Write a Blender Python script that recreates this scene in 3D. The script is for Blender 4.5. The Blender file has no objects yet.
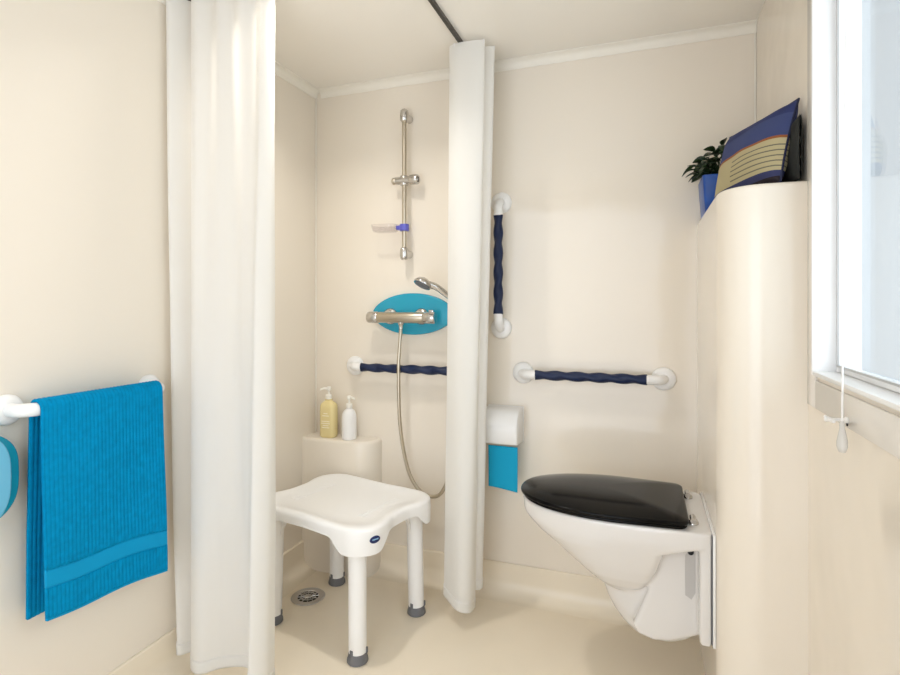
import bpy, bmesh, math, random
from mathutils import Vector, Matrix, noise

random.seed(4)
PI = math.pi
scene = bpy.context.scene
COL = scene.collection

# ------------------------------------------------------------------ room
XL, XR = -1.41, 0.36          # left / right wall
YB, YF = 2.11, -0.55          # back wall, front opening
H = 2.12                      # ceiling height
CAM_Z = 1.15
SKY_LO, SKY_HI = 0.93, 2.85


# ------------------------------------------------------------- materials
def s2l(c):
    c = c / 255.0
    return c / 12.92 if c <= 0.04045 else ((c + 0.055) / 1.055) ** 2.4


def rgb(r, g, b):
    return (s2l(r), s2l(g), s2l(b), 1.0)


def mat(name, col, rough=0.5, metal=0.0, spec=0.5, coat=0.0, trans=0.0, ior=1.45,
        bump=None, var=None):
    m = bpy.data.materials.new(name)
    m.use_nodes = True
    nt = m.node_tree
    b = nt.nodes['Principled BSDF']
    b.inputs['Base Color'].default_value = col
    b.inputs['Roughness'].default_value = rough
    b.inputs['Metallic'].default_value = metal
    b.inputs['Specular IOR Level'].default_value = spec
    b.inputs['Coat Weight'].default_value = coat
    b.inputs['Coat Roughness'].default_value = 0.05
    b.inputs['Transmission Weight'].default_value = trans
    b.inputs['IOR'].default_value = ior
    tc = nt.nodes.new('ShaderNodeTexCoord')
    if bump:
        sc, st, dist = bump
        n = nt.nodes.new('ShaderNodeTexNoise')
        n.inputs['Scale'].default_value = sc
        n.inputs['Detail'].default_value = 2.0
        nt.links.new(tc.outputs['Object'], n.inputs['Vector'])
        bp = nt.nodes.new('ShaderNodeBump')
        bp.inputs['Strength'].default_value = st
        bp.inputs['Distance'].default_value = dist
        nt.links.new(n.outputs['Fac'], bp.inputs['Height'])
        nt.links.new(bp.outputs['Normal'], b.inputs['Normal'])
    if var:
        sc, amt = var
        n = nt.nodes.new('ShaderNodeTexNoise')
        n.inputs['Scale'].default_value = sc
        n.inputs['Detail'].default_value = 3.0
        nt.links.new(tc.outputs['Object'], n.inputs['Vector'])
        rp = nt.nodes.new('ShaderNodeValToRGB')
        lo = tuple(c * (1 - amt) for c in col[:3]) + (1,)
        hi = tuple(min(1, c * (1 + amt)) for c in col[:3]) + (1,)
        rp.color_ramp.elements[0].position = 0.3
        rp.color_ramp.elements[0].color = lo
        rp.color_ramp.elements[1].position = 0.7
        rp.color_ramp.elements[1].color = hi
        nt.links.new(n.outputs['Fac'], rp.inputs['Fac'])
        nt.links.new(rp.outputs['Color'], b.inputs['Base Color'])
    return m


M = {}
M['wall'] = mat('cream_wall_panel', rgb(241, 231, 216), 0.085, bump=(4.5, 0.16, 0.02))
M['wall_left'] = mat('cream_wall_satin', rgb(241, 231, 216), 0.38, bump=(2.2, 0.06, 0.02))
M['ceiling'] = mat('ceiling_panel', rgb(249, 243, 233), 0.24, bump=(1.5, 0.05, 0.02))
M['cove'] = mat('white_trim', rgb(246, 240, 228), 0.3)
M['floor'] = mat('cream_floor', rgb(244, 231, 209), 0.3, bump=(90, 0.05, 0.002), var=(3, 0.02))
M['base'] = mat('moulded_upstand', rgb(244, 232, 211), 0.22, bump=(3, 0.05, 0.01))
M['unit'] = mat('moulded_housing', rgb(242, 232, 217), 0.13, bump=(2.0, 0.05, 0.02))
M['white'] = mat('white_plastic', rgb(246, 244, 241), 0.3)
M['white_gloss'] = mat('white_ceramic', rgb(230, 226, 222), 0.08, coat=0.4)
M['pvc'] = mat('white_window_frame', rgb(250, 250, 250), 0.25)
M['casing'] = mat('window_casing', rgb(236, 231, 224), 0.15)
M['navy'] = mat('navy_rubber_grip', rgb(7, 28, 66), 0.45)
M['black'] = mat('black_lacquer', rgb(9, 8, 7), 0.16, spec=.17)
M['grey_rubber'] = mat('grey_rubber', rgb(112, 112, 115), 0.55)
M['chrome'] = mat('chrome', rgb(205, 202, 198), 0.16, metal=1.0)
M['chrome_soft'] = mat('brushed_chrome', rgb(196, 186, 168), 0.3, metal=1.0)
M['steel'] = mat('drain_steel', rgb(205, 205, 207), 0.28, metal=1.0)
M['dark_gap'] = mat('dark_void', rgb(30, 30, 32), 0.7)
M['rail'] = mat('dark_grey_rail', rgb(70, 66, 60), 0.4, metal=0.4)
M['turq'] = mat('turquoise_plastic', rgb(30, 160, 190), 0.22, coat=0.2)
M['sky'] = mat('light_blue_plastic', rgb(112, 190, 222), 0.2, coat=0.2)
M['paper'] = mat('blue_paper', rgb(0, 164, 206), 0.8, bump=(200, 0.15, 0.001))
M['pot'] = mat('blue_glazed_pot', rgb(10, 74, 160), 0.3, var=(14, 0.18))
M['leaf'] = mat('dark_green_leaf', rgb(36, 56, 28), 0.4, var=(25, 0.35))
M['soil'] = mat('potting_soil', rgb(54, 40, 30), 0.9)
M['green_cush'] = mat('dark_green_cloth', rgb(34, 36, 34), 0.85, bump=(300, 0.3, 0.001))
M['violet'] = mat('violet_clip', rgb(96, 96, 190), 0.35)
M['amber'] = mat('amber_soap', rgb(250, 231, 170), 0.12, trans=0.15)
M['pump'] = mat('pump_plastic', rgb(246, 242, 232), 0.3)
M['ink'] = mat('label_print', rgb(250, 240, 214), 0.5)
M['badge'] = mat('badge_blue', rgb(24, 40, 92), 0.3)
M['badge_line'] = mat('badge_script', rgb(150, 190, 220), 0.4)
M['recess'] = mat('grey_recess_shade', rgb(196, 192, 188), 0.45)
M['seam'] = mat('seal_grey', rgb(188, 186, 184), 0.5)


def clear_mat(name, tint, rough=0.02, gloss=1.0):
    """thin clear sheet: straight-through plus Fresnel reflection"""
    m = bpy.data.materials.new(name)
    m.use_nodes = True
    nt = m.node_tree
    nt.nodes.clear()
    out = nt.nodes.new('ShaderNodeOutputMaterial')
    tr = nt.nodes.new('ShaderNodeBsdfTransparent')
    tr.inputs['Color'].default_value = tint
    gl = nt.nodes.new('ShaderNodeBsdfGlossy')
    gl.inputs['Roughness'].default_value = rough
    fr = nt.nodes.new('ShaderNodeFresnel')
    # same facing-angle reflectance on both faces of the sheet
    ge = nt.nodes.new('ShaderNodeNewGeometry')
    mr = nt.nodes.new('ShaderNodeMapRange')
    mr.inputs['To Min'].default_value = 1.5
    mr.inputs['To Max'].default_value = 1 / 1.5
    nt.links.new(ge.outputs['Backfacing'], mr.inputs['Value'])
    nt.links.new(mr.outputs['Result'], fr.inputs['IOR'])
    mx = nt.nodes.new('ShaderNodeMixShader')
    nt.links.new(fr.outputs['Fac'], mx.inputs['Fac'])
    nt.links.new(tr.outputs['BSDF'], mx.inputs[1])
    nt.links.new(gl.outputs['BSDF'], mx.inputs[2])
    nt.links.new(mx.outputs['Shader'], out.inputs['Surface'])
    return m


M['glass'] = clear_mat('window_glass', (0.94, 0.97, 0.97, 1))
M['clear'] = clear_mat('clear_plastic', (0.95, 0.94, 0.95, 1), 0.08)


def curtain_mat():
    m = bpy.data.materials.new('white_curtain_cloth')
    m.use_nodes = True
    nt = m.node_tree
    nt.nodes.clear()
    out = nt.nodes.new('ShaderNodeOutputMaterial')
    d = nt.nodes.new('ShaderNodeBsdfDiffuse')
    d.inputs['Color'].default_value = rgb(251, 250, 247)
    t = nt.nodes.new('ShaderNodeBsdfTranslucent')
    t.inputs['Color'].default_value = rgb(248, 244, 236)
    mx = nt.nodes.new('ShaderNodeMixShader')
    mx.inputs['Fac'].default_value = 0.40
    tc = nt.nodes.new('ShaderNodeTexCoord')
    n = nt.nodes.new('ShaderNodeTexNoise')
    n.inputs['Scale'].default_value = 350
    bp = nt.nodes.new('ShaderNodeBump')
    bp.inputs['Strength'].default_value = 0.08
    bp.inputs['Distance'].default_value = 0.001
    nt.links.new(tc.outputs['Object'], n.inputs['Vector'])
    nt.links.new(n.outputs['Fac'], bp.inputs['Height'])
    nt.links.new(bp.outputs['Normal'], d.inputs['Normal'])
    nt.links.new(d.outputs['BSDF'], mx.inputs[1])
    nt.links.new(t.outputs['BSDF'], mx.inputs[2])
    nt.links.new(mx.outputs['Shader'], out.inputs['Surface'])
    return m


M['curtain'] = curtain_mat()


def towel_mat(name, col):
    m = mat(name, col, 0.95, spec=0.1, bump=(700, 0.7, 0.002), var=(60, 0.10))
    b = m.node_tree.nodes['Principled BSDF']
    return m


M['towel'] = towel_mat('turquoise_terry', rgb(0, 140, 192))
M['towel_band'] = mat('turquoise_hem_weave', rgb(8, 152, 204), 0.8, spec=0.2, bump=(500, 0.2, 0.001))


def cushion_mat():
    """cushion cover woven in bands, read from the height on the cushion"""
    m = bpy.data.materials.new('striped_cushion_cloth')
    m.use_nodes = True
    nt = m.node_tree
    L = nt.links.new
    b = nt.nodes['Principled BSDF']
    b.inputs['Roughness'].default_value = 0.8
    b.inputs['Specular IOR Level'].default_value = 0.2
    tc = nt.nodes.new('ShaderNodeTexCoord')
    sp = nt.nodes.new('ShaderNodeSeparateXYZ')
    L(tc.outputs['Object'], sp.inputs['Vector'])
    mr = nt.nodes.new('ShaderNodeMapRange')
    mr.inputs['From Min'].default_value = 0.0
    mr.inputs['From Max'].default_value = 0.216
    L(sp.outputs['Z'], mr.inputs['Value'])
    rp = nt.nodes.new('ShaderNodeValToRGB')
    rp.color_ramp.interpolation = 'CONSTANT'
    els = rp.color_ramp.elements
    els[0].position = 0.0
    els[0].color = rgb(44, 38, 44)
    els[1].position = 0.07
    els[1].color = rgb(58, 62, 100)
    for p, c in ((0.14, (186, 174, 136)), (0.515, (150, 92, 56)), (0.545, (66, 76, 120)), (0.80, (54, 62, 106))):
        e = els.new(p)
        e.color = rgb(*c)
    L(mr.outputs['Result'], rp.inputs['Fac'])
    # fine dark dashes in the beige band
    wz = nt.nodes.new('ShaderNodeMath')
    wz.operation = 'MULTIPLY'
    wz.inputs[1].default_value = 75.0
    L(sp.outputs['Z'], wz.inputs[0])
    fr = nt.nodes.new('ShaderNodeMath')
    fr.operation = 'FRACT'
    L(wz.outputs[0], fr.inputs[0])
    lt = nt.nodes.new('ShaderNodeMath')
    lt.operation = 'LESS_THAN'
    lt.inputs[1].default_value = 0.24
    L(fr.outputs[0], lt.inputs[0])
    g1 = nt.nodes.new('ShaderNodeMath')
    g1.operation = 'GREATER_THAN'
    g1.inputs[1].default_value = 0.17
    L(mr.outputs['Result'], g1.inputs[0])
    g2 = nt.nodes.new('ShaderNodeMath')
    g2.operation = 'LESS_THAN'
    g2.inputs[1].default_value = 0.47
    L(mr.outputs['Result'], g2.inputs[0])
    g3 = nt.nodes.new('ShaderNodeMath')
    g3.operation = 'LESS_THAN'
    g3.inputs[1].default_value = 0.02
    L(sp.outputs['X'], g3.inputs[0])
    cur = lt
    for g in (g1, g2, g3):
        mm = nt.nodes.new('ShaderNodeMath')
        mm.operation = 'MULTIPLY'
        L(cur.outputs[0], mm.inputs[0])
        L(g.outputs[0], mm.inputs[1])
        cur = mm
    mx = nt.nodes.new('ShaderNodeMixRGB')
    L(cur.outputs[0], mx.inputs['Fac'])
    L(rp.outputs['Color'], mx.inputs['Color1'])
    mx.inputs['Color2'].default_value = rgb(112, 108, 94)
    L(mx.outputs['Color'], b.inputs['Base Color'])
    n = nt.nodes.new('ShaderNodeTexNoise')
    n.inputs['Scale'].default_value = 400
    L(tc.outputs['Object'], n.inputs['Vector'])
    bp = nt.nodes.new('ShaderNodeBump')
    bp.inputs['Strength'].default_value = 0.3
    bp.inputs['Distance'].default_value = 0.001
    L(n.outputs['Fac'], bp.inputs['Height'])
    L(bp.outputs['Normal'], b.inputs['Normal'])
    return m


M['cushion'] = cushion_mat()


# --------------------------------------------------------------- helpers
def obj(name, bm, m, parent=None, smooth=True, angle=40, loc=(0, 0, 0)):
    me = bpy.data.meshes.new(name)
    bmesh.ops.recalc_face_normals(bm, faces=bm.faces[:])
    bm.to_mesh(me)
    bm.free()
    if smooth:
        for p in me.polygons:
            p.use_smooth = True
        me.set_sharp_from_angle(angle=math.radians(angle))
    me.materials.append(m)
    o = bpy.data.objects.new(name, me)
    COL.objects.link(o)
    o.location = loc
    if parent is not None:
        o.parent = parent
    return o


def tag(o, label, cat, group=None):
    o['label'] = label
    o['category'] = cat
    if group:
        o['group'] = group
    return o


def thing(name, label, cat, loc=(0, 0, 0), rot=(0, 0, 0), group=None):
    o = bpy.data.objects.new(name, None)
    o.empty_display_size = 0.05
    COL.objects.link(o)
    o.location = loc
    o.rotation_euler = rot
    return tag(o, label, cat, group)


def struct(name, bm, m, parent=None, **k):
    o = obj(name, bm, m, parent, **k)
    if parent is None:
        o['kind'] = 'structure'
    return o


def copy_tree(o, parent=None):
    c = o.copy()
    COL.objects.link(c)
    if parent is not None:
        c.parent = parent
    for ch in list(o.children):
        copy_tree(ch, c)
    return c


def NB():
    return bmesh.new()


def box(bm, x0, x1, y0, y1, z0, z1, r=0.0, seg=3):
    r_ = bmesh.ops.create_cube(bm, size=1.0)
    vs = r_['verts']
    for v in vs:
        v.co.x = x0 + (v.co.x + .5) * (x1 - x0)
        v.co.y = y0 + (v.co.y + .5) * (y1 - y0)
        v.co.z = z0 + (v.co.z + .5) * (z1 - z0)
    if r > 0:
        es = list({e for v in vs for e in v.link_edges})
        bmesh.ops.bevel(bm, geom=es, offset=r, offset_type='OFFSET', segments=seg, profile=0.5, affect='EDGES')


def loft(bm, rings, cap0=True, cap1=True, closed=True):
    vr = [[bm.verts.new(p) for p in ring] for ring in rings]
    n = len(vr[0])
    for a, b in zip(vr, vr[1:]):
        for i in range(n if closed else n - 1):
            j = (i + 1) % n
            bm.faces.new((a[i], a[j], b[j], b[i]))
    if closed and cap0:
        bm.faces.new(vr[0][::-1])
    if closed and cap1:
        bm.faces.new(vr[-1])
    return vr


def crom(pts, n):
    """Catmull-Rom resample of a list of tuples to n points"""
    P = [Vector(p) for p in pts]
    P = [P[0] * 2 - P[1]] + P + [P[-1] * 2 - P[-2]]
    out = []
    k = len(P) - 3
    for i in range(n):
        t = i / (n - 1) * k
        s = min(int(t), k - 1)
        f = t - s
        a, b, c, d = P[s:s + 4]
        out.append(0.5 * ((2 * b) + (c - a) * f + (2 * a - 5 * b + 4 * c - d) * f * f + (3 * b - a - 3 * c + d) * f ** 3))
    return out


def tube(bm, pts, r, seg=20, rfun=None):
    """tube along points; r number or list; rfun(i, theta) overrides"""
    P = [Vector(p) for p in pts]
    T = []
    for i in range(len(P)):
        a = P[max(i - 1, 0)]
        b = P[min(i + 1, len(P) - 1)]
        T.append((b - a).normalized())
    up = Vector((0, 0, 1)) if abs(T[0].z) < 0.9 else Vector((1, 0, 0))
    N = (up - T[0] * up.dot(T[0])).normalized()
    rings = []
    for i in range(len(P)):
        N = (N - T[i] * N.dot(T[i])).normalized()
        B = T[i].cross(N)
        ring = []
        for k in range(seg):
            th = 2 * PI * k / seg
            rr = rfun(i, th) if rfun else (r[i] if isinstance(r, (list, tuple)) else r)
            ring.append(P[i] + (N * math.cos(th) + B * math.sin(th)) * rr)
        rings.append(ring)
    loft(bm, rings)


def lathe(bm, prof, origin=(0, 0, 0), axis=(0, 0, 1), seg=40):
    """profile of (radius, height) about an axis"""
    q = Vector((0, 0, 1)).rotation_difference(Vector(axis).normalized())
    o = Vector(origin)
    rings = []
    for r, h in prof:
        rings.append([o + q @ Vector((max(r, 1e-4) * math.cos(2 * PI * k / seg), max(r, 1e-4) * math.sin(2 * PI * k / seg), h)) for k in range(seg)])
    if prof[0][0] > 1e-3:            # ring-shaped: close the section instead of capping it
        if prof[0] != prof[-1]:
            rings.append(rings[0])
        vr = [[bm.verts.new(p) for p in ring] for ring in rings[:-1]]
        vr.append(vr[0])
        for a, b in zip(vr, vr[1:]):
            for i in range(seg):
                j = (i + 1) % seg
                bm.faces.new((a[i], a[j], b[j], b[i]))
    else:
        loft(bm, rings)


def prism(bm, outline, f0, f1, rnd=0.0, steps=4):
    """outline of 2-D points; f0/f1 map (x, y, inset) -> 3-D start and end; plain two-ring extrusion"""
    loft(bm, [[f0(*p) for p in outline], [f1(*p) for p in outline]])


def solid(o, t, off=0.0):
    md = o.modifiers.new('thickness', 'SOLIDIFY')
    md.thickness = t
    md.offset = off
    return o


def rrect(hx, hy, r, n=8):
    pts = []
    for cx, cy, a0 in ((hx - r, hy - r, 0), (-hx + r, hy - r, PI / 2), (-hx + r, -hy + r, PI), (hx - r, -hy + r, 1.5 * PI)):
        for k in range(n + 1):
            a = a0 + PI / 2 * k / n
            pts.append((cx + r * math.cos(a), cy + r * math.sin(a)))
    return pts


# ------------------------------------------------------------ the shell
bm = NB(); box(bm, XL - .1, XR + .1, YF, YB + .1, -.06, 0); struct('floor', bm, M['floor'])
bm = NB(); box(bm, XL - .1, XR + .1, YF, YB + .1, H, H + .06); struct('ceiling', bm, M['ceiling'])
bm = NB(); box(bm, XL - .08, XR + .08, YB, YB + .08, 0, H); struct('wall_back', bm, M['wall'])
bm = NB(); box(bm, XL - .08, XL, YF, YB, 0, H); struct('wall_left', bm, M['wall_left'])

# window opening in the right wall
WY0, WY1, WZ0, WZ1 = 0.10, 1.40, 0.995, 1.92
bm = NB()
box(bm, XR, XR + .08, YF, WY0, 0, H)
box(bm, XR, XR + .08, WY1, YB, 0, H)
box(bm, XR, XR + .08, WY0, WY1, 0, WZ0)
box(bm, XR, XR + .08, WY0, WY1, WZ1, H)
struct('wall_right', bm, M['wall'])

# wall behind the camera with a wide doorway
bm = NB()
box(bm, XL - .08, -1.18, YF - .06, YF, 0, H)
box(bm, 0.12, XR + .08, YF - .06, YF, 0, H)
box(bm, -1.18, 0.12, YF - .06, YF, 1.98, H)
struct('wall_front', bm, M['wall_left'])


def upstand(name, a, b, inward):
    """moulded wall upstand with a coved foot; a->b along the wall, inward = unit vector into the room"""
    a, b, n = Vector(a), Vector(b), Vector(inward)
    prof = [(0, .122), (.006, .122), (.009, .118), (.010, .060)]
    for k in range(1, 9):
        t = PI / 2 * k / 8
        prof.append((.010 + .055 * (1 - math.cos(t)), .060 - .0585 * math.sin(t)))
    prof += [(.075, .0004), (0, .0004)]
    bm = NB()
    rings = [[p + n * d + Vector((0, 0, z)) for d, z in prof] for p in (a, b)]
    loft(bm, rings)
    return struct(name, bm, M['base'], angle=30)


upstand('baseboard_back', (XL + .012, YB, 0), (XR, YB, 0), (0, -1, 0))
upstand('baseboard_left', (XL, YF + .02, 0), (XL, YB - .012, 0), (1, 0, 0))


def cove(name, a, b, inward):
    a, b, n = Vector(a), Vector(b), Vector(inward)
    prof = [(0, H - .034), (.004, H - .034), (.006, H - .030)]
    for k in range(0, 7):
        t = PI / 2 * k / 6
        prof.append((.006 + .022 * (1 - math.cos(t)), H - .026 + .022 * math.sin(t)))
    prof += [(.030, H - .0005), (0, H - .0005)]
    bm = NB()
    loft(bm, [[p + n * d + Vector((0, 0, z)) for d, z in prof] for p in (a, b)])
    return struct(name, bm, M['cove'], angle=30)


cove('trim_1', (XL + .03, YB, 0), (XR, YB, 0), (0, -1, 0))
cove('trim_2', (XL, YF + .02, 0), (XL, YB, 0), (1, 0, 0))
# panel joint strips in the two back corners
bm = NB(); box(bm, XL, XL + .007, YB - .007, YB, .122, H - .035, .003, 2); struct('trim_3', bm, M['cove'])
bm = NB(); box(bm, XR - .006, XR, YB - .006, YB, 1.446, H - .035, .0025, 2); struct('trim_4', bm, M['cove'])

# ---------------------------------------------------------------- window
w = bpy.data.objects.new('window_1', None)
COL.objects.link(w)
w.location = (XR, (WY0 + WY1) / 2, WZ0)
w['kind'] = 'structure'


def wpart(name, m, boxes, r=.003):
    bm = NB()
    for b in boxes:
        x0, x1, y0, y1, z0, z1 = b
        box(bm, x0 - w.location.x, x1 - w.location.x, y0 - w.location.y, y1 - w.location.y, z0 - w.location.z, z1 - w.location.z, r, 2)
    return obj(name, bm, m, w)


def rect_frame(x0, x1, y0, y1, z0, z1, t):
    return [(x0, x1, y0, y0 + t, z0, z1), (x0, x1, y1 - t, y1, z0, z1),
            (x0, x1, y0 + t - .001, y1 - t + .001, z0, z0 + t), (x0, x1, y0 + t - .001, y1 - t + .001, z1 - t, z1)]


CW = 0.062
wpart('window_casing', M['casing'], rect_frame(XR - .006, XR + .002, WY0 - CW, WY1 + CW, WZ0 - CW - .012, WZ1 + CW, CW), .002)
wpart('window_frame', M['pvc'], rect_frame(XR - .014, XR + .06, WY0, WY1, WZ0, WZ1, .010))
wpart('sash', M['pvc'], rect_frame(XR + .030, XR + .055, WY0 + .010, WY1 - .010, WZ0 + .010, WZ1 - .010, .014))
wpart('gasket', M['seam'], rect_frame(XR + .028, XR + .032, WY0 + .0215, WY1 - .0215, WZ0 + .0215, WZ1 - .0215, .004), 0)
wpart('pane', M['glass'], [(XR + .040, XR + .044, WY0 + .023, WY1 - .023, WZ0 + .023, WZ1 - .023)], 0)

# -------------------------------------------- cistern housing at the right
HX, HY, HZ = 0.175, 1.478, 1.444
R = 0.10


def housing_outline(ins):
    pts = [(XR, YB), (HX + ins, YB)]
    for k in range(13):
        a = PI + PI / 2 * k / 12
        rr = R - ins
        pts.append((HX + R + rr * math.cos(a), HY + R + rr * math.sin(a)))
    pts.append((XR, HY + ins))
    return pts


bm = NB()
rings = [[(x, y, 0.0) for x, y in housing_outline(0)]]
rings.append([(x, y, HZ - .012) for x, y in housing_outline(0)])
for k in range(1, 6):
    a = PI / 2 * k / 5
    rings.append([(x, y, HZ - .012 + .012 * math.sin(a)) for x, y in housing_outline(.012 * (1 - math.cos(a)))])
loft(bm, rings)
o = obj('cistern_housing', bm, M['unit'], angle=35)
tag(o, 'tall cream rounded housing behind the toilet with cushion and plant on top', 'wall unit')

# --------------------------------------------------------- shower ledge
LX, LY, LZ = -1.075, 2.006, 0.572


def ledge_outline(ins):
    pts = [(XL, YB), (XL, LY + ins)]
    rr = .09
    for k in range(11):
        a = -PI / 2 + PI / 2 * k / 10
        pts.append((LX - rr + (rr - ins) * math.cos(a), LY + rr + (rr - ins) * math.sin(a)))
    pts.append((LX - ins, YB))
    return pts


bm = NB()
rings = [[(x, y, 0.0) for x, y in ledge_outline(0)], [(x, y, LZ - .014) for x, y in ledge_outline(0)]]
for k in range(1, 6):
    a = PI / 2 * k / 5
    rings.append([(x, y, LZ - .014 + .014 * math.sin(a)) for x, y in ledge_outline(.014 * (1 - math.cos(a)))])
loft(bm, rings)
o = obj('corner_ledge', bm, M['wall'], angle=35)
tag(o, 'low cream moulded ledge in the shower corner under the soap bottles', 'ledge')


# --------------------------------------------------------------- bottles
def pump(parent, z, tilt):
    bm = NB()
    lathe(bm, [(.0, z), (.014, z), (.0145, z + .003), (.0145, z + .016), (.011, z + .019), (.006, z + .021), (.0045, z + .023), (.0045, z + .036), (.009, z + .037), (.0105, z + .040), (.0105, z + .050), (.008, z + .053), (0, z + .054)], seg=28)
    d = Vector((math.cos(tilt), math.sin(tilt), 0))
    tube(bm, [Vector((0, 0, z + .046)) + d * .004, Vector((0, 0, z + .047)) + d * .022, Vector((0, 0, z + .045)) + d * .034, Vector((0, 0, z + .040)) + d * .038], [.006, .005, .0042, .0036], 14)
    obj('pump', bm, M['pump'], parent)


b1 = thing('pump_bottle', 'amber liquid soap bottle with cream pump on the shower ledge', 'bottle', (-1.307, 2.056, LZ), group='soap bottles on the shower ledge')
bm = NB()
rings = []
for z, s in ((0, .85), (.003, .95), (.008, 1.0), (.125, 1.0), (.137, .97), (.146, .86), (.153, .62), (.158, .42), (.166, .40)):
    rings.append([(x * s, y * s, z) for x, y in rrect(.038, .026, .020)])
loft(bm, rings)
bd = obj('body', bm, M['amber'], b1)
for k, (z, wd) in enumerate(((.104, .010), (.094, .016), (.070, .020), (.061, .021), (.052, .014), (.043, .018))):
    bm = NB()
    box(bm, -wd, wd, -.0268, -.0256, z, z + .0032)
    obj('label_line', bm, M['ink'], bd, smooth=False)
pump(b1, .166, -2.3)

b2 = thing('pump_bottle', 'smaller white lotion bottle with pump on the shower ledge', 'bottle', (-1.203, 2.052, LZ), group='soap bottles on the shower ledge')
bm = NB()
lathe(bm, [(0, 0), (.029, 0), (.032, .003), (.0325, .012), (.0325, .098), (.031, .112), (.025, .126), (.017, .134), (.012, .137), (.012, .142), (0, .142)], seg=40)
obj('body', bm, M['white'], b2)
pump(b2, .142, -0.4)
b2.scale = (.97, .97, .95)


# -------------------------------------------------------------- grab bars
def grab_bar(label, L, loc, rot, wall=0.055, grip=True, cat='grab bar', group='navy grab bars'):
    """bar along local X, wall at local y=0, room at local -y"""
    t = thing('grab_bar', label, cat, loc, rot, group)
    h = L / 2
    g = h - .054
    bm = NB()
    n = 120
    pts = [(-g + 2 * g * i / n, -wall, 0) for i in range(n + 1)]

    def rf(i, th):
        e = min(i, n - i)
        r = .0170 + .0022 * math.cos(2 * th - 2 * PI * i / n * 2.5 * 2)
        return r - (.003 if e == 0 else 0)
    tube(bm, pts, 0, 28, rf)
    obj('grip', bm, M['navy'], t)
    for s in (-1, 1):
        bm = NB()
        path = [(s * (g - .004), -wall, 0), (s * (g + .012), -wall, 0)]
        for k in range(1, 9):
            a = PI / 2 * k / 8
            path.append((s * (g + .012 + .042 * math.sin(a)), -wall + .042 * (1 - math.cos(a)), 0))
        path.append((s * (g + .054), -.004, 0))
        tube(bm, path, .0175, 24)
        elbow = obj('elbow', bm, M['white'], t)
        bm = NB()
        lathe(bm, [(0, 0), (.040, 0), (.042, .002), (.042, .008), (.039, .014), (.030, .019), (.020, .021), (0, .021)], (s * (g + .054), 0, 0), (0, -1, 0), 40)
        obj('flange', bm, M['white'], t)
    return t


grab_bar('horizontal navy grab bar on the back wall above the toilet', .515, (-.194, YB, .883), (0, 0, 0))
grab_bar('horizontal navy grab bar in the shower below the oval turquoise plate', .515, (-.945, YB, .883), (0, 0, 0))
grab_bar('vertical navy grab bar on the back wall right of the shower curtain', .50, (-.540, YB, 1.308), (0, PI / 2, 0))

# ------------------------------------------------------------- slide rail
t = thing('shower_slide_rail', 'vertical chrome shower slide rail on the shower back wall', 'shower rail', (-.943, YB, 1.364))
bm = NB(); tube(bm, [(0, -.055, .0), (0, -.055, .572)], .0095, 24); obj('rail', bm, M['chrome_soft'], t)
for z in (0.0, .574):
    bm = NB()
    lathe(bm, [(0, -.026), (.012, -.026), (.017, -.020), (.018, -.010), (.018, .012), (.016, .021), (.010, .026), (0, .027)], (0, -.055, z), (0, 0, 1), 30)
    tube(bm, [(0, -.050, z), (0, -.002, z)], [.014, .017], 24)
    obj('end_bracket', bm, M['chrome'], t)
sl = NB()
tube(sl, [(-.036, -.060, .303), (.030, -.060, .303)], .0165, 28)
lathe(sl, [(0, -.02), (.016, -.02), (.018, -.017), (.018, .017), (.016, .02), (0, .02)], (0, -.055, .303), (0, 0, 1), 28)
slo = obj('slider', sl, M['chrome'], t)
bm = NB()
lathe(bm, [(0, 0), (.017, 0), (.0205, .003), (.0215, .012), (.0215, .030), (.019, .036), (.013, .036), (.012, .028), (0, .028)], (.030, -.060, .303), (1, -.15, 0), 30)
obj('holder_cup', bm, M['chrome'], slo)
bm = NB()
lathe(bm, [(0, 0), (.0125, 0), (.0145, .004), (.0145, .014), (.011, .018), (0, .018)], (-.034, -.060, .303), (-1, 0, 0), 26)
obj('lock_knob', bm, M['chrome_soft'], slo)

t = thing('soap_dish', 'clear plastic soap dish clipped to the shower slide rail', 'soap dish', (-.943, YB - .055, 1.472))
bm = NB()
lathe(bm, [(.0100, -.014), (.019, -.014), (.020, -.010), (.020, .010), (.019, .014), (.0100, .014)], (0, 0, 0), (0, 0, 1), 28)
box(bm, -.034, -.014, -.012, .012, -.009, .009, .003, 2)
obj('clip', bm, M['violet'], t)
bm = NB()
for zz, s0 in ((None, None),):
    rings = []
    for z, s in ((-.016, .80), (-.016, .84), (-.010, .92), (.004, .98), (.012, 1.02), (.013, 1.04), (.0115, .985), (.003, .94), (-.009, .87), (-.012, .80)):
        rings.append([(-.082 + x * s, -.012 + y * s, z) for x, y in rrect(.056, .040, .030)])
    loft(bm, rings)
obj('dish', bm, M['clear'], t)

# -------------------------------------------------- oval plate and mixer


def oval(bm, a, b, th, p=1.0, n=64, inner=0.0):
    """rounded-edge oval plate in local XZ, from y=0 to y=-th; p<1 pinches the ends"""
    def ring(s, y):
        out = []
        for k in range(n):
            an = 2 * PI * k / n
            c, si = math.cos(an), math.sin(an)
            x = a * c
            z = b * math.copysign(abs(si) ** p, si)
            L = math.hypot(x, z) or 1
            out.append((x - s * x / L, y, z - s * z / L))
        return out
    e = min(.006, th * .45)
    rings = [ring(0, 0), ring(0, -th + e)]
    for k in range(1, 5):
        q = PI / 2 * k / 4
        rings.append(ring(e * (1 - math.cos(q)), -th + e - e * 0 - e * math.sin(q)))
    loft(bm, rings)


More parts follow.
